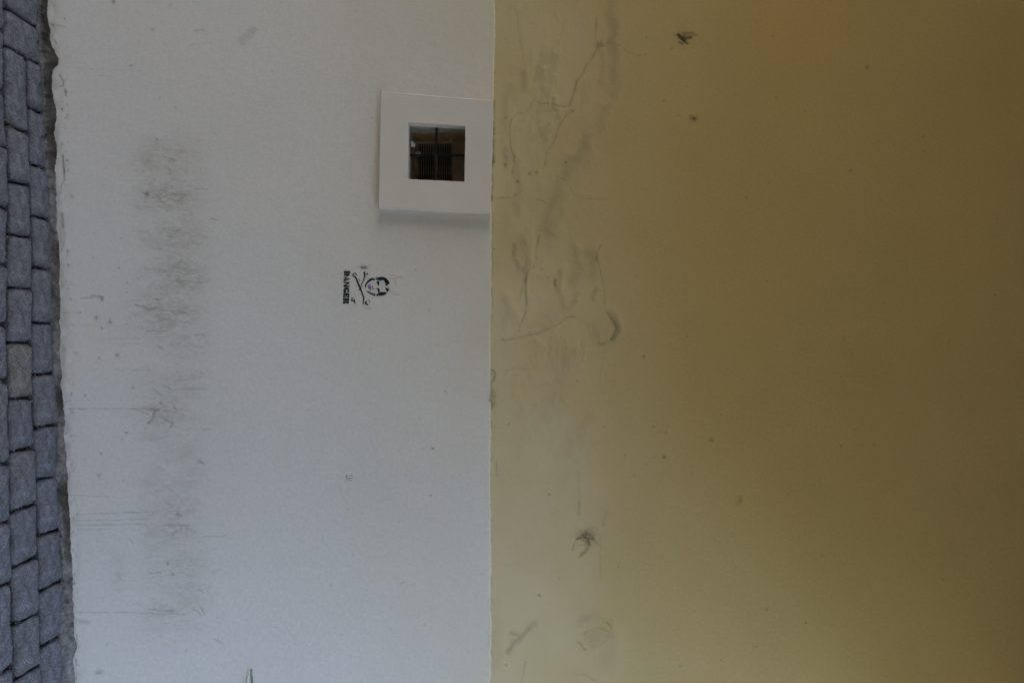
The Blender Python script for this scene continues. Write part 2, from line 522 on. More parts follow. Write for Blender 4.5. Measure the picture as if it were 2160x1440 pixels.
# far specks high on the wall (right of the photograph)
for x, y, r, am in ((1828, 143, 3, .8), (1630, 77, 2.2, .7), (1637, 206, 1.5, .5), (1698, 235, 1.6, .5), (1948, 289, 2.4, .5), (1949, 319, 1.8, .4), (1794, 360, 2.2, .6), (1622, 387, 1.7, .5),
                    (1574, 418, 2.4, .6), (1874, 352, 1.5, .4), (1560, 1057, 8, .35), (1561, 1056, 2.4, .6), (1664, 1042, 1.9, .55), (1773, 940, 1.8, .6), (1705, 941, 1.4, .4), (1897, 1130, 1.8, .45),
                    (1734, 1170, 1.8, .5), (1617, 1286, 2, .6), (1700, 1312, 2.2, .6), (1596, 1363, 1.8, .5), (1990, 1222, 1.7, .4), (1846, 940, 2.4, .35), (1553, 198, 1.4, .4), (2099, 622, 2, .35),
                    (1618, 594, 1.5, .4), (1866, 640, 1.8, .35), (1755, 694, 1.4, .4), (1805, 905, 1.6, .4), (2002, 723, 1.8, .4), (1552, 1197, 1.5, .4), (1638, 253, 1.4, .4), (1885, 306, 1.6, .35)):
    spot(dark, x, y, r, am, int(x) % 19, 0.3)
for k in range(150):
    spot(dark, rng.uniform(1060, 2150), rng.uniform(0, 1440), rng.uniform(0.9, 1.5), rng.uniform(0.12, 0.35), k)

# --- the white band: scuffs, smudges, hairlines
env = np.zeros_like(PX)
for x, y, rx, ry, am in ((345, 335, 62, 42, .55), (350, 415, 60, 38, .75), (372, 500, 62, 40, .5), (375, 580, 66, 48, .62), (350, 660, 66, 55, .62), (385, 720, 62, 45, .36), (380, 800, 60, 40, .3),
                         (345, 870, 55, 30, .5), (375, 1080, 55, 34, .42), (370, 1115, 48, 30, .55), (385, 1190, 55, 40, .34), (400, 1240, 38, 24, .4), (345, 1290, 45, 26, .38), (320, 1015, 34, 16, .34),
                         (248, 1205, 14, 34, .3), (240, 700, 60, 50, .1), (380, 1020, 70, 40, .2), (360, 960, 60, 40, .14), (280, 330, 40, 30, .1)):
    env = np.maximum(env, am * np.exp(-((PXw - x) / rx) ** 2 - ((PY - y) / ry) ** 2))
edge_cut = 1 - 0.75 / (1 + np.exp(-(PXw - 446 - 10 * vnoise(PY / 50, PY * 0, 90)) / 5.0))
cl = fbm(PXw / 26, PY / 11, 31, 5, 0.62)
fine_streak = 0.6 * fbm(PXw / 14, PY / 3.0, 33, 3) + 0.75 * fbm(PXw / 6.5, PY / 2.2, 38, 2)
grime_shade = np.maximum(grime_shade, np.clip(env * edge_cut * (0.8 + 0.9 * cl + 0.8 * fine_streak), 0, 0.95) * 0.72)
yy = np.clip((PY - 250) / 120, 0, 1) * np.clip((1380 - PY) / 120, 0, 1)
grime_shade = np.maximum(grime_shade, 0.14 * yy * np.exp(-((PXw - 366 - 12 * vnoise(PY / 70, PY * 0 + 2, 36)) / 70) ** 4) * np.clip(0.8 + 0.45 * vnoise(PY / 75, PY * 0, 37), 0.2, 1.4) * np.clip(1 + 1.1 * fine_streak + 1.2 * fbm(PXw / 40, PY / 20, 35, 3), 0, 2) * edge_cut)


def near_env(x, y):
    return env[np.searchsorted(pxs, x) - 1, np.searchsorted(pys, y) - 1]


n_s = 0
while n_s < 620:
    x, y = rng.normal(365, 60), rng.uniform(255, 1370)
    if not 170 < x < 470 or rng.random() > near_env(x, y) * 1.7 + 0.04:
        continue
    n_s += 1
    ln, an = rng.uniform(3, 15), rng.normal(0.12, 0.28)
    stroke(dark, [(x, y), (x + ln * 0.5, y + ln * 0.5 * math.tan(an) + rng.normal(0, .5)), (x + ln, y + ln * math.tan(an))], rng.uniform(0.7, 1.2), rng.uniform(0.05, 0.30) * (0.5 + near_env(x, y)))
for oy, items in ((0, [(420, 15, 5, .5), (778, 35, 5, .25), (45, 40, 3, .5), (665, 190, 5, .3), (945, 198, 4, .3), (985, 192, 4, .35), (532, 417, 3.2, .7), (1003, 533, 3, .45), (695, 886, 3.6, .55), (640, 1015, 4, .4),
                       (630, 1228, 6.5, .6), (155, 1242, 6, .4), (610, 1085, 3, .4), (590, 1325, 3, .4), (910, 1360, 3, .45), (35, 160, 5, .5), (90, 645, 3, .7), (95, 695, 3.4, .7), (95, 915, 4, .4), (1410, 1262, 2, .3),
                       (1175, 595, 2.5, .3), (715, 620, 4, .18), (810, 685, 4, .2), (775, 1080, 3, .35), (680, 1135, 3, .3)]),
                  (480, [(290, 190, 2.4, .4), (455, 258, 2.2, .6), (508, 350, 3, .6), (505, 410, 2.5, .5), (465, 67, 2.2, .55), (310, 568, 5, .5), (398, 600, 7, .4), (345, 635, 4, .4), (445, 808, 4.5, .6), (330, 825, 3, .4),
                         (185, 795, 4, .35), (500, 1298, 4, .45), (475, 1338, 3, .5), (990, 680, 2.4, .6), (240, 1060, 3.4, .3), (120, 345, 2, .5), (505, 608, 4, .25), (325, 440, 5, .5), (345, 450, 4, .6), (285, 435, 3.6, .5),
                         (110, 770, 5, .3), (545, 1015, 5, .3), (642, 902, 2, .5), (210, 538, 2, .6), (340, 1425, 4, .35), (720, 1110, 4, .45), (120, 1300, 4, .4), (640, 430, 2, .3), (578, 325, 2.4, .4)]),
                  (960, [(330, 125, 5, .55), (188, 318, 2, .6), (800, 492, 5, .5), (830, 378, 5, .5), (760, 683, 3.6, .6), (880, 1230, 2.6, .5), (330, 1368, 7, .28), (190, 375, 4, .3), (380, 1190, 4, .3), (200, 1325, 4, .35),
                         (1285, 725, 1.8, .4), (795, 752, 3, .5), (970, 40, 5, .35), (240, 30, 3, .4), (1080, 1165, 2, .4), (1095, 1175, 2, .4), (1110, 1188, 2, .4), (990, 970, 2.4, .4), (995, 1000, 2.4, .4)])):
    for x, y, r, am in items:
        p = za([(x, y)], oy)[0]
        spot(dark, p[0], p[1], r * 0.8, am, int(x + y) % 23, 0.7)
for oy, pts, w, am in ((0, [(100, 425), (330, 440), (600, 450)], .8, .16), (0, [(330, 478), (410, 490)], .9, .3), (0, [(930, 1195), (1015, 1198)], 1.0, .4), (0, [(1030, 1383), (1085, 1395)], 1.2, .4),
                       (0, [(80, 480), (105, 520), (100, 545), (80, 550)], 1.8, .65), (0, [(97, 985), (105, 1060), (110, 1140)], 1.9, .8), (0, [(110, 1140), (92, 1175), (85, 1225)], 1.5, .5), (0, [(95, 1350), (100, 1400), (102, 1440)], 2.2, .65),
                       (0, [(930, 195), (1000, 190)], 1.4, .3), (0, [(45, 255), (58, 275)], 1.8, .5), (0, [(50, 160), (120, 175)], 1.6, .3), (0, [(900, 290), (1040, 270)], 1, .15),
                       (480, [(90, 540), (210, 537)], .8, .3), (480, [(130, 620), (330, 622)], .8, .25), (480, [(350, 703), (590, 703)], .8, .25), (480, [(480, 735), (590, 735)], .9, .25), (480, [(430, 895), (640, 902)], .8, .3),
                       (480, [(130, 1145), (440, 1143), (710, 1150)], .9, .5), (480, [(555, 490), (610, 498), (640, 520), (690, 505)], 1.1, .6), (480, [(685, 450), (712, 460)], 1.4, .6), (480, [(735, 1000), (780, 1020)], 1.0, .5),
                       (480, [(665, 1015), (722, 1062)], 1.0, .35), (480, [(215, 447), (280, 444)], 1.4, .4), (480, [(285, 432), (330, 437), (355, 440), (345, 462)], 2.2, .5), (480, [(640, 1235), (670, 1210), (680, 1160)], 3.0, .45),
                       (480, [(745, 1215), (800, 1235), (780, 1262)], 2.2, .4), (480, [(800, 1135), (830, 1155)], 1.6, .4), (480, [(640, 1150), (710, 1150)], 2.2, .5), (480, [(80, 365), (210, 365)], .8, .2), (480, [(540, 25), (650, 27)], .9, .4),
                       (480, [(930, 678), (990, 680)], 1.0, .4), (480, [(630, 655), (760, 652)], 1.0, .35), (480, [(830, 968), (985, 945)], 1.0, .3), (480, [(850, 1022), (1020, 1018)], 1.0, .3), (480, [(700, 750), (730, 762)], 1.6, .5),
                       (480, [(110, 30), (105, 120)], 1.8, .3), (480, [(980, 1278), (1030, 1272)], 1.4, .35), (480, [(540, 1145), (640, 1180)], 1.0, .35),
                       (960, [(180, 370), (400, 366), (640, 356)], .9, .34), (960, [(180, 410), (400, 408), (640, 400)], .9, .34), (960, [(160, 440), (400, 438), (640, 430)], .9, .38), (960, [(180, 470), (400, 465)], .9, .25),
                       (960, [(150, 250), (390, 262)], .9, .28), (960, [(170, 992), (420, 988), (640, 996), (900, 1005)], .9, .3), (960, [(960, 30), (990, 52)], 1.4, .45), (960, [(820, 362), (850, 382)], 1.8, .5),
                       (960, [(740, 440), (900, 442)], 1.3, .4), (960, [(640, 970), (800, 985)], 1.4, .3), (960, [(920, 970), (960, 990), (970, 1012)], 1.3, .4), (960, [(970, 955), (992, 1000)], 1.4, .4), (960, [(1050, 1155), (1110, 1190)], 1.2, .3),
                       (960, [(1050, 730), (1095, 720)], 1.1, .35), (960, [(650, 745), (720, 735)], 1.2, .35), (960, [(520, 530), (540, 550)], 1.4, .35), (960, [(980, 510), (1130, 512)], .9, .25)):
    stroke(dark, za(pts, oy), w, am, 0.4, int(pts[0][0]) % 29, wander=0.7)
stroke(grime_shade, za([(180, 1040), (258, 1052)], 960), 5, 0.42, 0.2, 3)
stroke(grime_shade, za([(315, 1368), (350, 1368)], 960), 5, 0.32, 0.3, 4)
stroke(grime_shade, za([(190, 350), (200, 560), (190, 860)], 960), 5, 0.22, 0.8, 5)
for k in range(9):                        # a patch of parallel pencil dashes
    t = k / 8.0
    cx, cy = 507 + 30 * t, 90 - 30 * t
    stroke(dark, [(cx - 7, cy - 3), (cx + 3, cy + 1.5), (cx + 8, cy + 5)], 0.9, 0.30 + 0.12 * (k % 3 == 0), 0.4, k)
stroke(grime_shade, [(508, 85), (535, 65)], 7, 0.16, 0.4, 8)
# overspray beside the stencil
stroke(dark, [(763, 564.5), (772, 564.5)], 2.3, 1.0, 0.0, 1)
stroke(dark, [(771, 649.7), (781, 650)], 1.3, 0.40, 0.1, 1)
stroke(grime_shade, [(756, 563), (776, 563)], 5, 0.25, 0.1, 2)
stroke(dark, [(835, 592), (835, 605)], 1.6, 0.16, 0.2, 3)
for x, y, r, am in ((913, 945, 2.2, .85), (891, 946, 2, .35), (909, 1044, 1.9, .7), (940, 826, 1.6, .7), (877, 570, 2.4, .3), (843, 951, 1.4, .3), (842, 1098, 1.4, .3), (895, 1317, 1.8, .35), (722, 1337, 2, .3), (745, 1170, 2, .25),
                    (784, 250, 1.6, .5), (697, 1235, 1.6, .3), (905, 655, 3, .22), (650, 865, 1.6, .4), (735, 1073, 1.8, .3), (796, 973, 1.2, .3), (640, 1112, 1.4, .25)):
    spot(dark, x, y, r, am, int(x) % 7)
stroke(lift, [(843, 1228), (860, 1218)], 2, 0.9, 0, 1, mode='add')
stroke(dark, [(845, 1229), (853, 1225)], 1.0, 0.35, 0, 1)
for k in range(130):
    spot(dark, rng.uniform(160, 1030), rng.uniform(0, 1440), rng.uniform(0.9, 1.7), rng.uniform(0.1, 0.3), k + 300)
# chipped paint just above the pavement
row = np.exp(-((PXw - (136 + 0.018 * PY)) / 5.0) ** 2) * np.clip(fbm(PXw / 6, PY / 10, 77, 3) * 2.2 - 0.75, 0, 1)
dark = np.maximum(dark, 0.7 * row)
low = np.exp(-np.clip(PXw - (112 + 0.035 * PY), 0, None) / 10.0)
grime_shade = np.maximum(grime_shade, 0.5 * low * np.clip(0.6 + fbm(PXw / 12, PY / 20, 78, 3), 0, 1))
# bleached, damp paint in the yellow just over the dividing line
above = np.clip(PXw - 1034, 0, None)
bleach = np.where(PXw > 1034, np.clip(np.exp(-(above / 270.0) ** 2) * (0.75 + 0.3 * np.clip(PY / 1300.0, 0, 1)) * (0.95 + 0.5 * fbm(PXw / 120, PY / 160, 41, 4)), 0, 1), 0)
bleach_warmth = np.maximum(bleach_warmth, bleach)
# warmer light painted into the white coat, growing towards its top
warm_light = np.clip((PXw - 620) / 420.0, 0, 1) * np.clip(0.5 + 0.6 * fbm(PXw / 180, PY / 240, 45, 4), 0, 1)
bleach_warmth = np.where(PXw <= 1034, np.maximum(bleach_warmth, 0.75 * warm_light), bleach_warmth)
# cracked lip where the white paint ends
lip = np.exp(-((PXw - (line_y[None, :] + 2)) / 2.0) ** 2) * np.clip(fbm(PY / 30, PY * 0, 43, 4) * 2.4 - 0.35, 0, 1)
dark = np.maximum(dark, np.where(PXw > line_y[None, :] - 0.5, lip * 0.28, 0))
# worn edge and dirt against the board
for (ax, ay), (bx, by), w, am in (((1042, 214), (1036, 448), 3.0, .5), ((1041, 330), (1041, 342), 3, .8), ((1041, 268), (1041, 300), 3.5, .4)):
    stroke(dark, [(ax, ay), (bx, by)], w, am, 0.9, int(w * 7))

# gentle hand-trowelled unevenness
lift += 1.6 * fbm(PXw / 230, PY / 260, 81, 3) + 0.38 * fbm(PXw / 48, PY / 40, 84, 3) + 0.11 * fbm(PXw / 14, PY / 11, 86, 2)
lift += np.where(PXw > 1040, 1.0, 0.0) * np.exp(-((PXw - 1180) / 110.0) ** 2) * 1.3 * fbm(PXw / 34, PY / 46, 88, 4)
zone = np.where(PXw > 1045, np.exp(-((PXw - 1175) / 105.0) ** 4), 0) * np.clip((1010 - PY) / 200, 0, 1) * np.clip(0.55 + 0.9 * fbm(PXw / 90, PY / 130, 95, 2), 0, 1)
rid = np.clip(fbm(PXw / 26 + PY / 160, PY / 62, 91, 4, 0.55) - 0.05, 0, 1)
lift += 9.0 * zone * rid
grime_shade = np.maximum(grime_shade, 0.75 * zone * np.clip(rid - 0.06, 0, 1) * (0.8 + 0.5 * fbm(PXw / 6, PY / 9, 93, 2)))  # shading of the ridges painted into the colour as well
calm = np.exp(-(np.clip(np.maximum(np.abs(PXw - 785) - 70, np.abs(PY - 607) - 50), 0, None) / 12.0) ** 2)
calm = np.maximum(calm, np.exp(-(np.clip(np.maximum(np.abs(PXw - 737) - 15, np.abs(PY - 1007) - 15), 0, None) / 8.0) ** 2))
lift = lift * (1 - calm)
lift = np.clip(lift, -4, 6)

DADO = 0.0018                             # the white coat stands a little proud of the yellow one
Xw = (PY - 720) * S
Zw = H + (PXw - 1080) * S


def wall_part(name, i0, i1, m, parent, off, hole):
    ii = np.arange(i0, i1 + 1)
    ni, nj = len(ii), len(pys)
    V = np.empty((ni, nj, 3), np.float32)
    V[..., 0] = Xw[ii]
    V[..., 1] = -off - lift[ii] * 0.001
    V[..., 2] = Zw[ii]
    if off and i1 == J0:
        V[-1, :, 1] = -off * 0.5
    idx = np.arange(ni * nj).reshape(ni, nj)
    quads = np.stack([idx[:-1, :-1], idx[:-1, 1:], idx[1:, 1:], idx[1:, :-1]], -1).reshape(-1, 4)
    if hole:
        cx = 0.5 * (PXw[ii][:-1, :-1] + PXw[ii][1:, 1:])
        cy = 0.5 * (PY[ii][:-1, :-1] + PY[ii][1:, 1:])
        keep = ~((cx > 838) & (cx < 1004) & (cy > 236) & (cy < 406))
        quads = quads[keep.reshape(-1)]
    me = bpy.data.meshes.new(name)
    me.vertices.add(ni * nj)
    me.vertices.foreach_set('co', V.reshape(-1))
    nq = len(quads)
    me.loops.add(nq * 4)
    me.loops.foreach_set('vertex_index', quads.astype(np.int32).reshape(-1))
    me.polygons.add(nq)
    me.polygons.foreach_set('loop_start', np.arange(0, nq * 4, 4, dtype=np.int32))
    me.polygons.foreach_set('loop_total', np.full(nq, 4, np.int32))
    me.update(calc_edges=True)
    at = me.color_attributes.new('wear_and_light', 'FLOAT_COLOR', 'POINT')
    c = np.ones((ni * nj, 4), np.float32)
    c[:, 0] = np.clip(grime_shade[ii], 0, 1).reshape(-1)
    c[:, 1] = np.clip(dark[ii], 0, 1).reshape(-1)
    c[:, 2] = np.clip(bleach_warmth[ii], 0, 1).reshape(-1)
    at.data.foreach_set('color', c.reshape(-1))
    me.polygons.foreach_set('use_smooth', np.ones(nq, bool))
    return link(name, me, m, parent)


wall = empty('wall', (0, 0, 0))
tag(wall, 'plastered wall, dirty white below and mustard yellow above, with cracks and blisters', 'wall')
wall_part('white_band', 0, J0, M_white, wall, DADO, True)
wall_part('yellow_band', J0, len(pxs) - 1, M_yellow, wall, 0.0, False)

# ------------------------------------------------------------------ unseen slabs added to shape the light on the wall


def slab(name, x0, x1, y0, y1, z0, z1, m):
    b = bmesh.new()
    bmesh.ops.create_cube(b, size=1.0, matrix=Matrix.Translation(((x0 + x1) / 2, (y0 + y1) / 2, (z0 + z1) / 2)) @ Matrix.Diagonal((x1 - x0, y1 - y0, z1 - z0, 1)))
    return tag(link(name, bm_mesh(name, b), m), kind='structure')


# made-up passage roof and walls, added to block sky light; open at the right end
slab('blocker_ceiling', -5.26, 2.14, -3.78, 0.1, 3.65, 3.95, M_blocker_ceiling)
slab('blocker_far', -5.26, 1.36, -3.78, -3.48, -1.0, 3.645, M_blocker)
slab('blocker_side', 5.81, 9.81, -23.0, 7.0, -1.0, 5.97, M_blocker)
slab('blocker_end', -20.3, -18.3, -23.0, 7.0, -1.0, 6.76, M_blocker)

# ------------------------------------------------------------------ street of granite setts
bm = bmesh.new()
gx, gy = 60, 40
gv = [[bm.verts.new((-20 + 40 * i / gx, 0.05 - 16 * j / gy, street_z(-20 + 40 * i / gx) - 0.022)) for j in range(gy + 1)] for i in range(gx + 1)]
for i in range(gx):
    for j in range(gy):
        bm.faces.new((gv[i][j], gv[i][j + 1], gv[i + 1][j + 1], gv[i + 1][j]))
street = link('street', bm_mesh('street', bm), M_soil)
tag(street, kind='structure')


def poly_world(pts):
    w = [on_street(px, py) for py, px in pts]
    return np.array([p.x for p in w]), np.array([p.y for p in w])


A_PX = [(-60, 83), (0, 86), (60, 83), (130, 88), (200, 93), (250, 97), (300, 103), (360, 104), (480, 111), (600, 113), (700, 114), (780, 117), (850, 125), (900, 127), (960, 127), (1010, 121), (1060, 128),
        (1120, 131), (1220, 136), (1300, 131), (1400, 133), (1500, 134)]
B_PX = [(-60, 55), (0, 56), (135, 58), (200, 60), (270, 63), (390, 66), (480, 69), (560, 70), (650, 70), (760, 68), (850, 71), (900, 74), (960, 77), (1060, 80), (1150, 84), (1250, 83), (1350, 86), (1500, 85)]
C_PX = [(-60, 12), (0, 14), (80, 12), (130, 9), (190, 10), (240, 15), (310, 18), (400, 20), (480, 22), (560, 18), (620, 17), (700, 16), (800, 19), (960, 22), (1100, 24), (1250, 28), (1330, 31), (1500, 32)]
ax_, ay_ = poly_world(A_PX)
bx_, by_ = poly_world(B_PX)
cx_, cy_ = poly_world(C_PX)


def bound(xs, ys):
    slope = (ys[-1] - ys[0]) / (xs[-1] - xs[0])

    def f(x):
        if x < xs[0]:
            return ys[0] + slope * (x - xs[0]) * 0.3
        if x > xs[-1]:
            return ys[-1] + slope * (x - xs[-1]) * 0.3
        return float(np.interp(x, xs, ys))
    return f


fA, fB, fC = bound(ax_, ay_), bound(bx_, by_), bound(cx_, cy_)
SLOPE_C = (cy_[-1] - cy_[0]) / (cx_[-1] - cx_[0])


def far_bound(k):
    off = -0.128 * k
    ph = rnd.uniform(0, 6)
    return lambda x: cy_[0] + SLOPE_C * 0.8 * (x - cx_[0]) + off + 0.004 * math.sin(x * 4 + ph)


def sett_mesh(corners, gap):
    c = [Vector((p[0], p[1])) for p in corners]           # ordered round the stone
    cen = sum(c, Vector((0, 0))) / 4
    N = 6
    ring = []
    for k in range(4):
        a_, b_ = c[k], c[(k + 1) % 4]
        for q in range(N):
            t = q / N
            p = a_.lerp(b_, t)
            d = min(t, 1 - t)
            p = p + (cen - p).normalized() * (0.0065 * math.exp(-d * 26))
            ring.append(p)
    edge = []
    for p in ring:
        n_ = (cen - p)
        ln = n_.length
        n_ = n_ / ln
        edge.append(p + n_ * (gap * rnd.uniform(0.4, 1.5) + rnd.choice((0, 0, 0, 0.002))))
    tilt = (rnd.uniform(-0.014, 0.014), rnd.uniform(-0.02, 0.02))
    base = rnd.uniform(-0.003, 0.003)
    verts, faces, val = [], [], []
    K = len(ring)
    for inset, dz, e_ in ((0.0, -0.05, 1.0), (0.0, -0.009, 0.9), (0.003, -0.003, 0.4), (0.009, -0.0005, 0.1), (0.028, 0.001, 0.0)):
        for p in edge:
            q = cen - p
            q = p + q.normalized() * min(inset * rnd.uniform(0.8, 1.25), q.length * 0.85)
            z = street_z(q.x) + dz + base + tilt[0] * (q.x - cen.x) + tilt[1] * (q.y - cen.y) + (rnd.uniform(-0.0022, 0.0022) if dz > -0.03 else 0)
            verts.append((q.x, q.y, z))
            val.append(e_)
    for r in range(4):
        for k in range(K):
            faces.append((r * K + k, r * K + (k + 1) % K, (r + 1) * K + (k + 1) % K, (r + 1) * K + k))
    verts.append((cen.x, cen.y, street_z(cen.x) + 0.003 + base))
    val.append(0.0)
    for k in range(K):
        faces.append((4 * K + k, 4 * K + (k + 1) % K, 5 * K))
    verts = [(v[0] - cen.x, v[1] - cen.y, v[2] - street_z(cen.x)) for v in verts]
    me = mesh_from('paving_stone', verts, faces)
    at = me.attributes.new('edge', 'FLOAT', 'POINT')
    at.data.foreach_set('value', val)
    return me, cen


joint_lines = []
WARM = on_street(43, 781).xy                     # the one clearly beige stone
stone_no = 0


def sett(x0, x1, near, far, skew0=0.0, skew1=0.0):
    """one stone between two row boundaries and two joints"""
    global stone_no
    c = [(x0 - skew0, far(x0 - skew0)), (x1 - skew1, far(x1 - skew1)), (x1 + skew1, near(x1 + skew1)), (x0 + skew0, near(x0 + skew0))]
    me, cen = sett_mesh(c, rnd.uniform(0.0022, 0.0048))
    o = link('paving_stone', me, M_stone, street, smooth=True)
    o.location = (cen.x, cen.y, street_z(cen.x))
    o['tint'] = rnd.uniform(0, 0.62)
    if (cen - WARM).length < 0.06:
        o['tint'] = 0.84
    joint_lines.append((Vector(c[0]), Vector(c[1])))
    joint_lines.append((Vector(c[1]), Vector(c[2])))
    stone_no += 1


def joint_xs(px_mid, pys_):
    return [on_street(px_mid, y).x for y in pys_]


def fill(xs, lo=-3.4, hi=3.4, ln=0.205):
    xs = list(xs)
    while xs[0] > lo:
        xs.insert(0, xs[0] - ln * rnd.uniform(0.88, 1.12))
    while xs[-1] < hi:
        xs.append(xs[-1] + ln * rnd.uniform(0.88, 1.12))
    return xs


big = [on_street(48, 38).x, on_street(50, 116).x]
row1 = joint_xs(98, [243, 356]) + joint_xs(92, [459, 567, 680, 789]) + joint_xs(100, [898, 1008, 1124, 1240, 1358, 1476])
row2 = joint_xs(42, [273, 385, 498, 608, 722, 840]) + joint_xs(50, [948, 1071, 1188, 1309, 1423])
row3 = joint_xs(12, [195, 311, 438, 562, 682, 803, 978, 1101, 1232, 1416])
row3 = fill(row3)
x1s = fill([big[1]] + row1, lo=big[1] + 1)
x2s = fill([big[1]] + row2, lo=big[1] + 1)
left = fill([big[0]])
left = [x for x in left if x <= big[0] + 1e-6]
for k in range(len(left) - 1):                               # broad stones two rows deep at the left end
    sett(left[k], left[k + 1], fC, fA)
sett(big[0], big[1], fC, fA)
for k in range(len(x1s) - 1):
    sett(x1s[k], x1s[k + 1], fB, fA, rnd.uniform(-.004, .004), rnd.uniform(-.004, .004))
for k in range(len(x2s) - 1):
    sett(x2s[k], x2s[k + 1], fC, fB, rnd.uniform(-.004, .004), rnd.uniform(-.004, .004))
prev = fC
for r in range(1, 6):
    nxt = far_bound(r)
    xs = row3 if r == 1 else fill([-3.4 + rnd.uniform(0, 0.2)], lo=-3.3)
    for k in range(len(xs) - 1):
        if r > 2 and abs(xs[k]) > 2.2:
            continue
        sett(xs[k], xs[k + 1], nxt, prev, rnd.uniform(-.004, .004), rnd.uniform(-.004, .004))
    prev = nxt

# pale grit lodged in the joints
bm = bmesh.new()
for k in range(1800):
    p, q = rnd.choice(joint_lines)
    if abs(p.x) > 1.6 or p.y < -0.55:
        continue
    t = p.lerp(q, rnd.random())
    r = rnd.uniform(0.0012, 0.0032)
    mtx = Matrix.Translation((t.x + rnd.uniform(-.003, .003), t.y + rnd.uniform(-.003, .003), street_z(t.x) - rnd.uniform(0.006, 0.015))) @ Matrix.Rotation(rnd.uniform(0, 6), 4, (rnd.random(), rnd.random(), 1)) @ Matrix.Diagonal((r, r * rnd.uniform(.6, 1), r * rnd.uniform(.5, .9), 1))
    bmesh.ops.create_icosphere(bm, subdivisions=1, radius=1.0, matrix=mtx)
tag(link('grit', bm_mesh('grit', bm), M_grit, street), kind='stuff')

# rough mortar fillet between the stones and the wall
E_PX = [(-60, 99), (0, 101), (30, 100), (55, 103), (62, 107), (80, 106), (100, 110), (112, 117), (125, 124.5), (138, 123), (143, 116), (150, 111), (160, 110), (180, 110), (205, 113), (220, 116), (250, 120), (265, 117),
        (290, 115), (310, 122), (330, 118), (360, 117), (400, 119), (440, 120), (480, 121), (520, 125), (545, 127), (570, 127), (600, 125), (640, 128), (665, 127), (700, 128), (720, 127), (740, 126), (770, 129),
        (790, 133), (810, 129), (830, 132), (890, 137), (925, 135), (955, 141), (980, 140), (1000, 144), (1030, 143), (1060, 145), (1100, 149), (1140, 150), (1160, 149), (1180, 152), (1205, 153), (1240, 154),
        (1300, 156), (1340, 158), (1360, 163), (1375, 160), (1390, 154), (1410, 157), (1440, 160), (1500, 162)]
xs = np.concatenate([np.linspace(-5.5, -1.36, 60), np.arange(-1.35, 1.35, 0.004), np.linspace(1.36, 6, 60)])
pyq = xs / S + 720
ez = np.interp(pyq, [p[0] for p in E_PX], [p[1] for p in E_PX])
ez = ez + 2.0 * fbm(pyq / 17, pyq * 0, 21, 5, 0.6) + 2.6 * (0.32 - np.abs(fbm(pyq / 9, pyq * 0 + 9, 24, 4, 0.7))) * np.clip(0.6 + vnoise(pyq / 45, pyq * 0, 30), 0, 1.4) + 2.4 * np.clip(fbm(pyq / 7, pyq * 0 + 5, 27, 4, 0.65), -0.3, 1) * np.clip(0.5 + vnoise(pyq / 60, pyq * 0, 28), 0, 1)
outside = np.abs(xs) > 1.36
back_z = np.where(outside, street_z(xs) + 0.016 + 0.006 * fbm(pyq / 60, pyq * 0, 23, 3), H + (ez - 1080) * S)
NR = 12
verts, faces, soil = [], [], []
for i, x in enumerate(xs):
    yf = min(fA(x) - 0.004, -0.012)
    for k in range(NR + 1):
        t = k / NR
        zf = street_z(x) - 0.012
        z = zf + (back_z[i] - zf) * (t ** 1.3)
        y = yf * (1 - t) + (-0.0052) * t
        nz = float(fbm(np.array([x * 40.0]), np.array([t * 3.0 + x]), 25, 4)[0])
        env_ = math.sin(math.pi * min(1, t * 1.02)) ** 0.7
        nf = float(fbm(np.array([x * 130.0]), np.array([t * 6.0]), 26, 3)[0])
        y += -(0.007 * nz + 0.005 * nf) * env_
        z += (0.007 * nz + 0.005 * nf - 0.002) * env_
        verts.append((x, y, z))
        hole = float(vnoise(np.array([x * 9.0]), np.array([t * 1.2]), 29)[0])
        left_soil = max(0.0, min(1.0, (-x - 0.62) / 0.3)) * max(0, min(1, (t - 0.35) * 4)) * (0.75 + 0.5 * nz)
        soil.append(max(0.0, min(1.0, (hole - 0.3) * 2.0)) * 0.8 + max(0, left_soil) + (0.45 if t < 0.09 else 0) + (max(0.0, 0.15 + 0.6 * nf) if t > 0.9 else 0))
    verts.append((x, 0.004, back_z[i] + 0.0004))
    soil.append(0.4)
K = NR + 2
for i in range(len(xs) - 1):
    for k in range(K - 1):
        faces.append((i * K + k, i * K + k + 1, (i + 1) * K + k + 1, (i + 1) * K + k))
me = mesh_from('mortar_fillet', verts, faces)
at = me.attributes.new('soil', 'FLOAT', 'POINT')
at.data.foreach_set('value', [float(min(1, v)) for v in soil])
link('mortar_fillet', me, M_mortar, street, smooth=True)

# ------------------------------------------------------------------ wall vent: board, shaft, bars, grille
ctr = on_wall(920, 320)
vent = empty('wall_vent', ctr)
tag(vent, 'square white framed vent opening with black crossed bars, set in the white band', 'vent')


def child(name, me, m, smooth=False, parent=vent):
    me.transform(Matrix.Translation(-ctr))
    return link(name, me, m, parent, smooth)


M_board = plain('board_paint', (0.715, 0.668, 0.63), 0.75, 0.03, 8, 0.0)
n, l = M_board.node_tree.nodes, M_board.node_tree.links
bump(n, l, noise(n, l, coords(n, l, (1, 1, 0.3)), 110, 4), 0.35, 0.002, n['Principled BSDF'])

bm = bmesh.new()
yf = -BOARD - 0.002


def edge_pts(cs, y, m=10, wob=0.0):
    out = []
    for k in range(4):
        a_, b_ = cs[k], cs[(k + 1) % 4]
        for q in range(m):
            t = q / m
            w = 0 if q == 0 else wob
            out.append(on_wall(a_[0] + (b_[0] - a_[0]) * t + rnd.uniform(-w, w), a_[1] + (b_[1] - a_[1]) * t + rnd.uniform(-w, w), y))
    return out


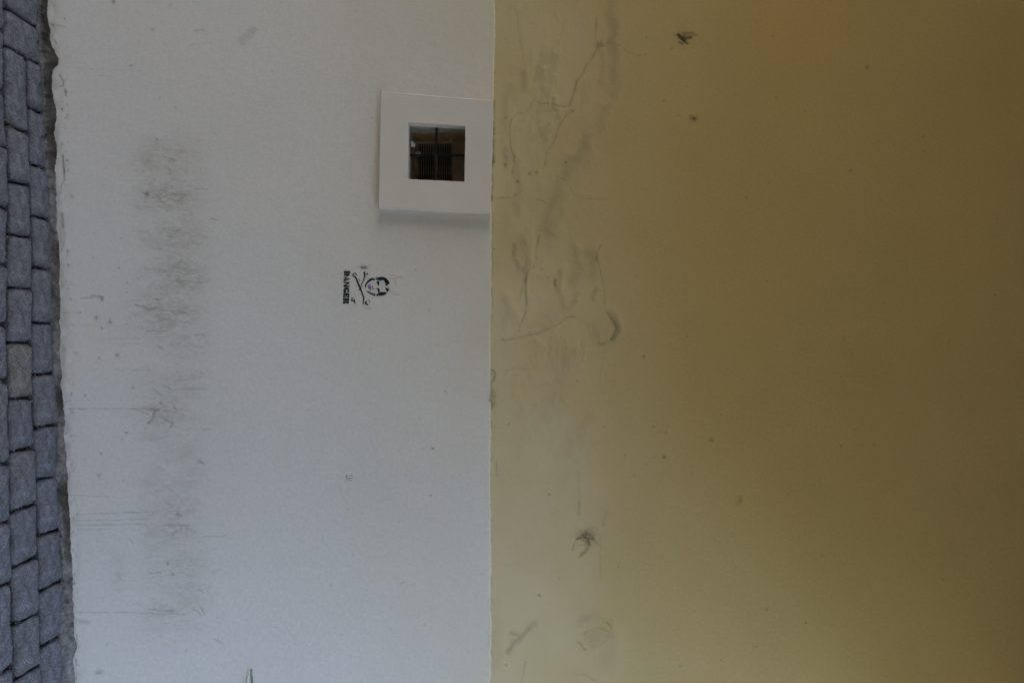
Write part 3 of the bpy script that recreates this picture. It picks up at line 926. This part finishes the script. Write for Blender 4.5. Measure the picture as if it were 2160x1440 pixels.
out_f = edge_pts(FRAME_OUT, yf, 10, 0.5)
in_f = edge_pts(FRAME_IN, yf, 10, 0.4)
cen_f = on_wall(920, 320, yf)
rings = []
rings.append([Vector((p.x, 0.006, p.z)) for p in out_f])
rings.append([Vector((p.x, yf + 0.003, p.z)) for p in out_f])
rings.append([p + (cen_f - p).normalized() * 0.0022 for p in out_f])
rings.append([p + (p - cen_f).normalized() * 0.0016 for p in in_f])
rings.append([Vector((p.x, yf + 0.002, p.z)) for p in in_f])
rings.append([Vector((p.x, 0.006, p.z)) for p in in_f])
vs = [[bm.verts.new(p) for p in r] for r in rings]
for r in range(len(vs)):
    a_, b_ = vs[r], vs[(r + 1) % len(vs)]
    for k in range(40):
        bm.faces.new((a_[k], a_[(k + 1) % 40], b_[(k + 1) % 40], b_[k]))
child('frame', bm_mesh('frame', bm), M_board)

xi0 = on_wall(920, 260, yf).x - 0.004
xi1 = on_wall(920, 381, yf).x + 0.006
zi0 = on_wall(860, 320, yf).z - 0.003
zi1 = on_wall(981, 320, yf).z + 0.003
Y1, Y2 = 0.085, 0.215


def tunnel(x0, x1, z0, z1, y0, y1, th=0.03, cuts=6):
    """four thick slabs round an opening"""
    b = bmesh.new()
    for (xa, xb, za_, zb) in ((x0 - th, x0, z0 - th, z1 + th), (x1, x1 + th, z0 - th, z1 + th), (x0, x1, z0 - th, z0), (x0, x1, z1, z1 + th)):
        bmesh.ops.create_cube(b, size=1.0, matrix=Matrix.Translation(((xa + xb) / 2, (y0 + y1) / 2, (za_ + zb) / 2)) @ Matrix.Diagonal((xb - xa, y1 - y0, zb - za_, 1)))
    return b


child('shaft_lining', bm_mesh('shaft_lining', tunnel(xi0, xi1, zi0, zi1, 0.0075, Y1)), M_concrete)


def brick_box(x0, x1, y0, y1, z0, z1):
    b = bmesh.new()
    bmesh.ops.create_cube(b, size=1.0, matrix=Matrix.Translation(((x0 + x1) / 2, (y0 + y1) / 2, (z0 + z1) / 2)) @ Matrix.Diagonal((x1 - x0, y1 - y0, z1 - z0, 1)))
    bmesh.ops.bevel(b, geom=b.edges[:], offset=0.003, segments=1, affect='EDGES')
    return bm_mesh('brick', b)


th = 0.05
ym = 0.5 * (Y1 + Y2)
gp = 0.003
for (ya, yb) in ((Y1 + 0.002, ym - gp / 2), (ym + gp / 2, Y2)):          # bricks lining the back half of the shaft
    zc = 0.5 * (zi0 + zi1) + (0.03 if ya > Y1 + 0.01 else -0.02)
    j = lambda: rnd.uniform(-0.003, 0.002)
    child('brick', brick_box(xi0 - th, xi0 + j(), ya, yb, zi0 - 0.03, zc - gp), M_brick)
    child('brick', brick_box(xi0 - th, xi0 + j(), ya, yb, zc + gp, zi1 + 0.03), M_brick)
    child('brick', brick_box(xi1 + j() + 0.004, xi1 + th, ya, yb, zi0 - 0.03, zc - gp), M_brick)
    child('brick', brick_box(xi1 + j() + 0.004, xi1 + th, ya, yb, zc + gp, zi1 + 0.03), M_brick)
    child('brick', brick_box(xi0 + 0.003, 0.5 * (xi0 + xi1) - gp, ya, yb, zi1 + j() + 0.003, zi1 + th), M_brick)
    child('brick', brick_box(0.5 * (xi0 + xi1) + gp, xi1 - 0.001, ya, yb, zi1 + j() + 0.003, zi1 + th), M_brick)
    child('brick', brick_box(xi0 + 0.003, 0.5 * (xi0 + xi1) - gp, ya, yb, zi0 - th, zi0 + j() - 0.002), M_brick)
    child('brick', brick_box(0.5 * (xi0 + xi1) + gp, xi1 - 0.001, ya, yb, zi0 - th, zi0 + j() - 0.002), M_brick)


def box_mesh(name, x0, x1, y0, y1, z0, z1, bev=0.0):
    b = bmesh.new()
    bmesh.ops.create_cube(b, size=1.0, matrix=Matrix.Translation(((x0 + x1) / 2, (y0 + y1) / 2, (z0 + z1) / 2)) @ Matrix.Diagonal((x1 - x0, y1 - y0, z1 - z0, 1)))
    if bev:
        bmesh.ops.bevel(b, geom=b.edges[:], offset=bev, segments=2, affect='EDGES')
    return bm_mesh(name, b)


yg = Y2 + 0.004
g0, g1 = on_wall(881, 303, yg), on_wall(954, 378, yg)
gx0, gx1, gz0, gz1 = g0.x, g1.x + 0.03, g0.z, g1.z
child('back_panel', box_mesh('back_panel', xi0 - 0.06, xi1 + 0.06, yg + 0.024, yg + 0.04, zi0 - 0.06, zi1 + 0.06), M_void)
bm = bmesh.new()
ox0, ox1, oz0, oz1 = xi0 - 0.02, xi1 + 0.02, zi0 - 0.02, zi1 + 0.02
for (xa, xb, za_, zb) in ((ox0, gx0, oz0, oz1), (gx1, ox1, oz0, oz1), (gx0, gx1, oz0, gz0), (gx0, gx1, gz1, oz1)):
    bmesh.ops.create_cube(bm, size=1.0, matrix=Matrix.Translation(((xa + xb) / 2, yg + 0.007, (za_ + zb) / 2)) @ Matrix.Diagonal((xb - xa, 0.013, zb - za_, 1)))
child('grille_frame', bm_mesh('grille_frame', bm), M_wood)
NS = 15
slat = box_mesh('slat', gx0 + 0.001, gx1 - 0.001, yg + 0.003, yg + 0.012, -0.0022, 0.0022, 0.0008)
slat.transform(Matrix.Translation(-ctr))
for k in range(NS):
    o = link('slat', slat, M_grille, vent)
    o.location = (0, 0, gz0 + (gz1 - gz0) * (k + 0.5) / NS)


def rod(name, p, q, w, d):
    v = q - p
    b = bmesh.new()
    bmesh.ops.create_cube(b, size=1.0, matrix=Matrix.Translation((p + q) / 2) @ v.to_track_quat('Z', 'Y').to_matrix().to_4x4() @ Matrix.Diagonal((w, d, v.length, 1)))
    bmesh.ops.bevel(b, geom=b.edges[:], offset=w * 0.18, segments=2, affect='EDGES')
    return bm_mesh(name, b)


yb = 0.03
child('bar', rod('bar', Vector((xi0 - 0.01, yb, on_wall(921, 300, yb).z)), Vector((xi1 + 0.01, yb, on_wall(920, 300, yb).z)), 0.0095, 0.0095), M_iron)
xb_ = on_wall(920, 328, yb + 0.011).x
child('bar', rod('bar', Vector((xb_, yb + 0.011, zi0 - 0.01)), Vector((xb_, yb + 0.011, zi1 + 0.01)), 0.009, 0.009), M_iron)
b = bmesh.new()
bmesh.ops.create_uvsphere(b, u_segments=12, v_segments=8, radius=0.009, matrix=Matrix.Translation((xb_, yb - 0.002, on_wall(920.5, 300, yb).z)) @ Matrix.Diagonal((1, 0.7, 1, 1)))
child('weld', bm_mesh('weld', b), M_iron, True)


def scrap(name, loc, size, label, seed):
    r = random.Random(seed)
    b = bmesh.new()
    bmesh.ops.create_icosphere(b, subdivisions=2, radius=1.0)
    for v in b.verts:
        v.co *= r.uniform(0.55, 1.15)
    bmesh.ops.scale(b, vec=size, verts=b.verts)
    zmin = min(v.co.z for v in b.verts)
    bmesh.ops.translate(b, vec=(0, 0, -zmin), verts=b.verts)
    o = link(name, bm_mesh(name, b), M_paper)
    o.location = loc
    return tag(o, label, 'litter')


p1 = on_wall(868, 304, 0.05)
scrap('paper_scrap', (p1.x, 0.05, zi0), (0.012, 0.03, 0.009), 'crumpled white paper scrap lying flat near the front of the vent sill', 1)
p2 = on_wall(884, 323, 0.17)
scrap('paper_scrap', (p2.x, 0.168, zi0 - 0.001), (0.006, 0.006, 0.012), 'small upright white scrap standing deeper in the vent before the grille', 2)

# ------------------------------------------------------------------ stencil on the white band (flat paint)
YS = -DADO - 0.0009


def paint(name, polys, m, parent, y=YS):
    b = bmesh.new()
    for pl in polys:
        vs_ = [b.verts.new((*on_wall(px, py, 0.0).xz, 0)) for px, py in pl]
        for v in vs_:
            v.co = (v.co.x, y, v.co.y)
        b.faces.new(vs_)
    bmesh.ops.triangulate(b, faces=b.faces[:])
    for f in b.faces:
        f.normal_update()
        if f.normal.y > 0:
            f.normal_flip()
    me = bpy.data.meshes.new(name)
    b.to_mesh(me)
    b.free()
    return link(name, me, m, parent)


def Zs(pts):
    return [(700 + x / 12.0, 540 + y / 12.0) for x, y in pts]


def smooth_pts(pts, n_=4):
    P = [np.array(p, float) for p in pts]
    P = [2 * P[0] - P[1]] + P + [2 * P[-1] - P[-2]]
    out = []
    for k in range(1, len(P) - 2):
        for q in range(n_):
            t = q / n_
            out.append(0.5 * ((2 * P[k]) + (-P[k - 1] + P[k + 1]) * t + (2 * P[k - 1] - 5 * P[k] + 4 * P[k + 1] - P[k + 2]) * t * t + (-P[k - 1] + 3 * P[k] - 3 * P[k + 1] + P[k + 2]) * t ** 3))
    out.append(P[-2])
    return out


def ribbon(pts, widths):
    """quads along a stroke in stencil units"""
    Q = smooth_pts([(x, y, w) for (x, y), w in zip(pts, widths)])
    L, R = [], []
    for k, q in enumerate(Q):
        a_, b_ = Q[max(0, k - 1)], Q[min(len(Q) - 1, k + 1)]
        d = b_[:2] - a_[:2]
        d = d / (np.linalg.norm(d) + 1e-9)
        nrm = np.array([-d[1], d[0]])
        w = max(2.0, q[2] * 1.22 + 2) / 2
        L.append(q[:2] + nrm * w)
        R.append(q[:2] - nrm * w)
    return [[tuple(L[k]), tuple(L[k + 1]), tuple(R[k + 1]), tuple(R[k])] for k in range(len(Q) - 1)]


def blob(x, y, rx, ry, seed=1, k=12):
    r = random.Random(seed)
    return [(x + rx * math.cos(t) * r.uniform(.8, 1.15), y + ry * math.sin(t) * r.uniform(.8, 1.15)) for t in [2 * math.pi * i / k for i in range(k)]]


sten = empty('stencil_graffiti', on_wall(785, 607))
sten.parent = wall
tag(sten, 'small black stencil of a horned face over crossed bones above the word DANGER')


def sp(name, polys, m, y=YS):
    o = paint(name, [Zs(p) for p in polys], m, sten, y)
    o.data.transform(Matrix.Translation(-on_wall(785, 607)))
    return o


# letters: u runs along the word (down the photograph), v up the letter (to the right)
def arc(cx, cy, ru, rv, a0, a1, k=8):
    return [(cx + ru * math.cos(math.radians(a0 + (a1 - a0) * i / k)), cy + rv * math.sin(math.radians(a0 + (a1 - a0) * i / k))) for i in range(k + 1)]


LET = {
    'D': [[(0, 0), (.40, 0), (.40, 1), (0, 1)], [(.55, 0)] + arc(.55, .5, .45, .5, -90, 90)],
    'A': [[(0, 0), (.22, 0), (.50, .86), (.44, 1)], [(.48, 1), (.62, 1), (1, 0), (.60, 0), (.53, .3)], [(.28, .25), (.44, .25), (.47, .36), (.32, .36)]],
    'N': [[(0, 0), (.20, 0), (.20, .62), (.0, .95)], [(0, 1), (.26, 1), (.98, .08), (.98, 0), (.66, 0), (.24, .62)], [(.78, .38), (1, .1), (1, 1), (.78, 1)]],
    'G': [arc(.46, .5, .46, .5, 95, 265) + [(.42, .14), (.36, .5), (.42, .86)], [(.52, 1), (.75, .97), (.92, .86), (.92, .68), (.66, .68), (.52, .86)], [(.52, 0), (.8, .0), (1, .08), (1, .44), (.60, .44), (.60, .34), (.70, .34), (.70, .14), (.52, .12)]],
    'E': [[(0, 0), (.42, 0), (.42, 1), (0, 1)], [(.52, .80), (.70, .80), (.86, .62), (.95, .62), (.95, 1), (.52, 1)], [(.52, .40), (.74, .36), (.74, .64), (.52, .60)], [(.52, 0), (.98, 0), (.98, .38), (.88, .38), (.72, .2), (.52, .2)]],
    'R': [[(0, 0), (.40, 0), (.40, 1), (0, 1)], [(.52, .50), (.52, 1)] + arc(.62, .76, .34, .24, 90, -80, 6), [(.52, .46), (.72, .46), (.94, .30), (1, 0), (.66, 0), (.52, .2)]],
}
word = []
for ch, (u0, u1) in zip('DANGER', ((384, 510), (520, 640), (660, 782), (800, 926), (944, 1056), (1074, 1212))):
    for pl in LET[ch]:
        q = []
        for u, v in pl:
            Y = u0 + (u1 - u0) * u
            X = 313 - 0.028 * (Y - 384) + v * (150 - 0.008 * (Y - 384))
            q.append((X, Y))
        mx, my = sum(p[0] for p in q) / len(q), sum(p[1] for p in q) / len(q)
        word.append([(x + (4 if x > mx else -4), y + (3.5 if y > my else -3.5)) for x, y in q])
sp('lettering', word, M_ink)

face = [
    [(1085, 590), (1120, 570), (1150, 552), (1220, 530), (1290, 528), (1345, 545), (1370, 558), (1410, 592), (1440, 630), (1462, 665), (1456, 722), (1430, 690), (1380, 672), (1350, 690), (1335, 640), (1310, 612), (1240, 617), (1200, 622), (1180, 603), (1120, 602)],
    [(1100, 965), (1180, 962), (1172, 900), (1160, 850), (1120, 822), (1150, 812), (1190, 815), (1215, 850), (1222, 880), (1195, 922), (1250, 908), (1300, 925), (1360, 913), (1412, 940), (1370, 968), (1300, 1000), (1230, 1008), (1150, 1000)],
    [(1350, 790), (1372, 795), (1388, 832), (1470, 842), (1440, 880), (1400, 912), (1375, 862)],
    blob(1180, 690, 26, 66, 3), blob(1150, 660, 16, 26, 4), blob(1378, 728, 30, 22, 5), blob(1412, 712, 14, 30, 6), blob(1435, 790, 10, 16, 7),
    blob(1135, 540, 18, 9, 8), blob(1150, 1012, 24, 9, 9), blob(1075, 1008, 14, 8, 10), blob(1075, 565, 14, 8, 11),
]
face += ribbon([(1082, 600), (1020, 585), (950, 625), (900, 672), (865, 730), (850, 798)], [28, 44, 42, 32, 26, 20])
face += ribbon([(885, 888), (950, 925), (1030, 965), (1105, 985)], [14, 28, 34, 36])
face += ribbon([(1040, 755), (1034, 800), (1048, 840), (1095, 830)], [12, 13, 13, 8])
sp('face', face, M_ink)
bones = ribbon([(545, 500), (600, 540), (640, 620), (680, 720), (730, 830), (770, 950), (810, 1060), (800, 1150), (790, 1230)], [24, 30, 32, 34, 32, 28, 28, 24, 14])
bones += ribbon([(545, 500), (528, 478), (560, 447), (608, 446), (634, 500)], [20, 16, 18, 22, 12])
bones += ribbon([(820, 410), (834, 470), (825, 560), (795, 640), (760, 700), (745, 755), (765, 796)], [46, 34, 22, 17, 16, 15, 8])
bones += ribbon([(685, 560), (696, 600), (710, 650)], [8, 10, 6])
bones += ribbon([(885, 1135), (858, 1185), (880, 1222), (935, 1226)], [22, 36, 34, 12])
bones += ribbon([(925, 1090), (956, 1140), (962, 1195)], [6, 12, 8])
bones += ribbon([(562, 1050), (512, 1085), (508, 1130), (556, 1122), (585, 1100)], [10, 20, 24, 22, 18])
bones += ribbon([(570, 1105), (574, 1160), (600, 1205)], [22, 26, 10])
bones += ribbon([(780, 1222), (820, 1240)], [10, 4])
bones += [blob(702, 850, 26, 18, 12), blob(895, 462, 30, 12, 13), blob(910, 455, 12, 28, 14), blob(845, 405, 22, 10, 15), blob(820, 962, 8, 10, 16)]
sp('crossed_bones', bones, M_ink)
sp('lips', [blob(952, 778, 42, 64, 21), blob(985, 810, 26, 54, 22), blob(975, 872, 16, 18, 23)], M_lips)
sp('cheek', [blob(900, 760, 30, 60, 31), blob(985, 700, 20, 26, 32), blob(940, 880, 20, 40, 33)], M_pink2, YS + 0.0003)
horns = ribbon([(1445, 545), (1500, 512), (1570, 497), (1660, 522), (1775, 535)], [8, 8, 8, 10, 6])
horns += ribbon([(1775, 535), (1690, 560), (1600, 585), (1500, 575), (1445, 548)], [6, 8, 8, 6, 5])
horns += ribbon([(1540, 545), (1590, 548)], [6, 7])
horns += ribbon([(1455, 905), (1540, 940), (1580, 980), (1640, 990), (1720, 975)], [6, 8, 8, 8, 7])
horns += ribbon([(1470, 880), (1540, 885), (1580, 915), (1640, 950), (1700, 975)], [7, 8, 7, 6, 6])
sp('horns', horns, M_pink)

pen = empty('pen_mark', on_wall(737, 1007))
pen.parent = wall
tag(pen, 'tiny blue pen scribble on the white band')


def Zp(pts):
    return [(715 + x / 41.14, 990 + y / 41.14) for x, y in pts]


pm = ribbon([(760, 460), (650, 560), (640, 700)], [110, 90, 70]) + ribbon([(740, 720), (900, 722), (1180, 715)], [50, 60, 30]) + ribbon([(860, 520), (1000, 510), (1160, 560)], [45, 45, 30]) + ribbon([(640, 760), (800, 830), (960, 910), (1130, 900)], [40, 40, 45, 30]) + ribbon([(650, 830), (640, 980)], [50, 30]) + ribbon([(1100, 435), (1240, 430)], [25, 20]) + ribbon([(1160, 560), (1180, 700)], [20, 30])
o = paint('pen_stroke', [Zp(p) for p in pm], M_pen, pen)
o.data.transform(Matrix.Translation(-on_wall(737, 1007)))

# ------------------------------------------------------------------ raised plaster flap, its shaded gap an added tube, at the lower right edge of the photograph
b = bmesh.new()
prof = [(1409, 0.3), (1411, 1.9), (1416, 2.6), (1421, 2.5), (1425, 3.6), (1432, 4.2), (1440, 4.4), (1470, 4.6), (1560, 4.4), (1700, 4.2)]
rings_ = []
for py, r in prof:
    cxp = 526.5 if py < 1424 else 524.5
    rr = []
    for k in range(14):
        t = 2 * math.pi * k / 14
        wob = 1 + 0.12 * math.sin(3 * t + py * 0.3)
        px_ = cxp + r * math.cos(t) * wob
        rr.append(b.verts.new(((py - 720) * S, -0.004 - 1.15 * r * S * math.sin(t) * wob, H + (px_ - 1080) * S)))
    rings_.append(rr)
for r in range(len(rings_) - 1):
    for k in range(14):
        b.faces.new((rings_[r][k], rings_[r][(k + 1) % 14], rings_[r + 1][(k + 1) % 14], rings_[r + 1][k]))
b.faces.new(rings_[0])
b.faces.new(rings_[-1])
me = bm_mesh('plaster_flap', b)
cd = on_wall(527.5, 1411)
me.transform(Matrix.Translation(-cd))
root = empty('plaster_flap', cd)
tag(root, 'pale plaster flap, its shaded gap an added grey tube, low on the white band', 'plaster_flap')
link('plaster_cover', me, M_cream, root, True)
b = bmesh.new()
path = [(1409, 531.6, 1.0), (1412, 531.8, 1.7), (1420, 531.6, 1.8), (1428, 532.6, 2.3), (1440, 533.0, 2.4), (1500, 533.4, 2.4), (1700, 533.0, 2.4)]
rr_ = []
for py, px_, r in path:
    rr_.append([b.verts.new(((py - 720) * S, -0.006 - r * S * math.sin(2 * math.pi * k / 10), H + (px_ + r * math.cos(2 * math.pi * k / 10) - 1080) * S)) for k in range(10)])
for q in range(len(rr_) - 1):
    for k in range(10):
        b.faces.new((rr_[q][k], rr_[q][(k + 1) % 10], rr_[q + 1][(k + 1) % 10], rr_[q + 1][k]))
b.faces.new(rr_[0])
b.faces.new(rr_[-1])
me = bm_mesh('gap_shade', b)
me.transform(Matrix.Translation(-cd))
link('gap_shade', me, M_gap_shade, root, True)
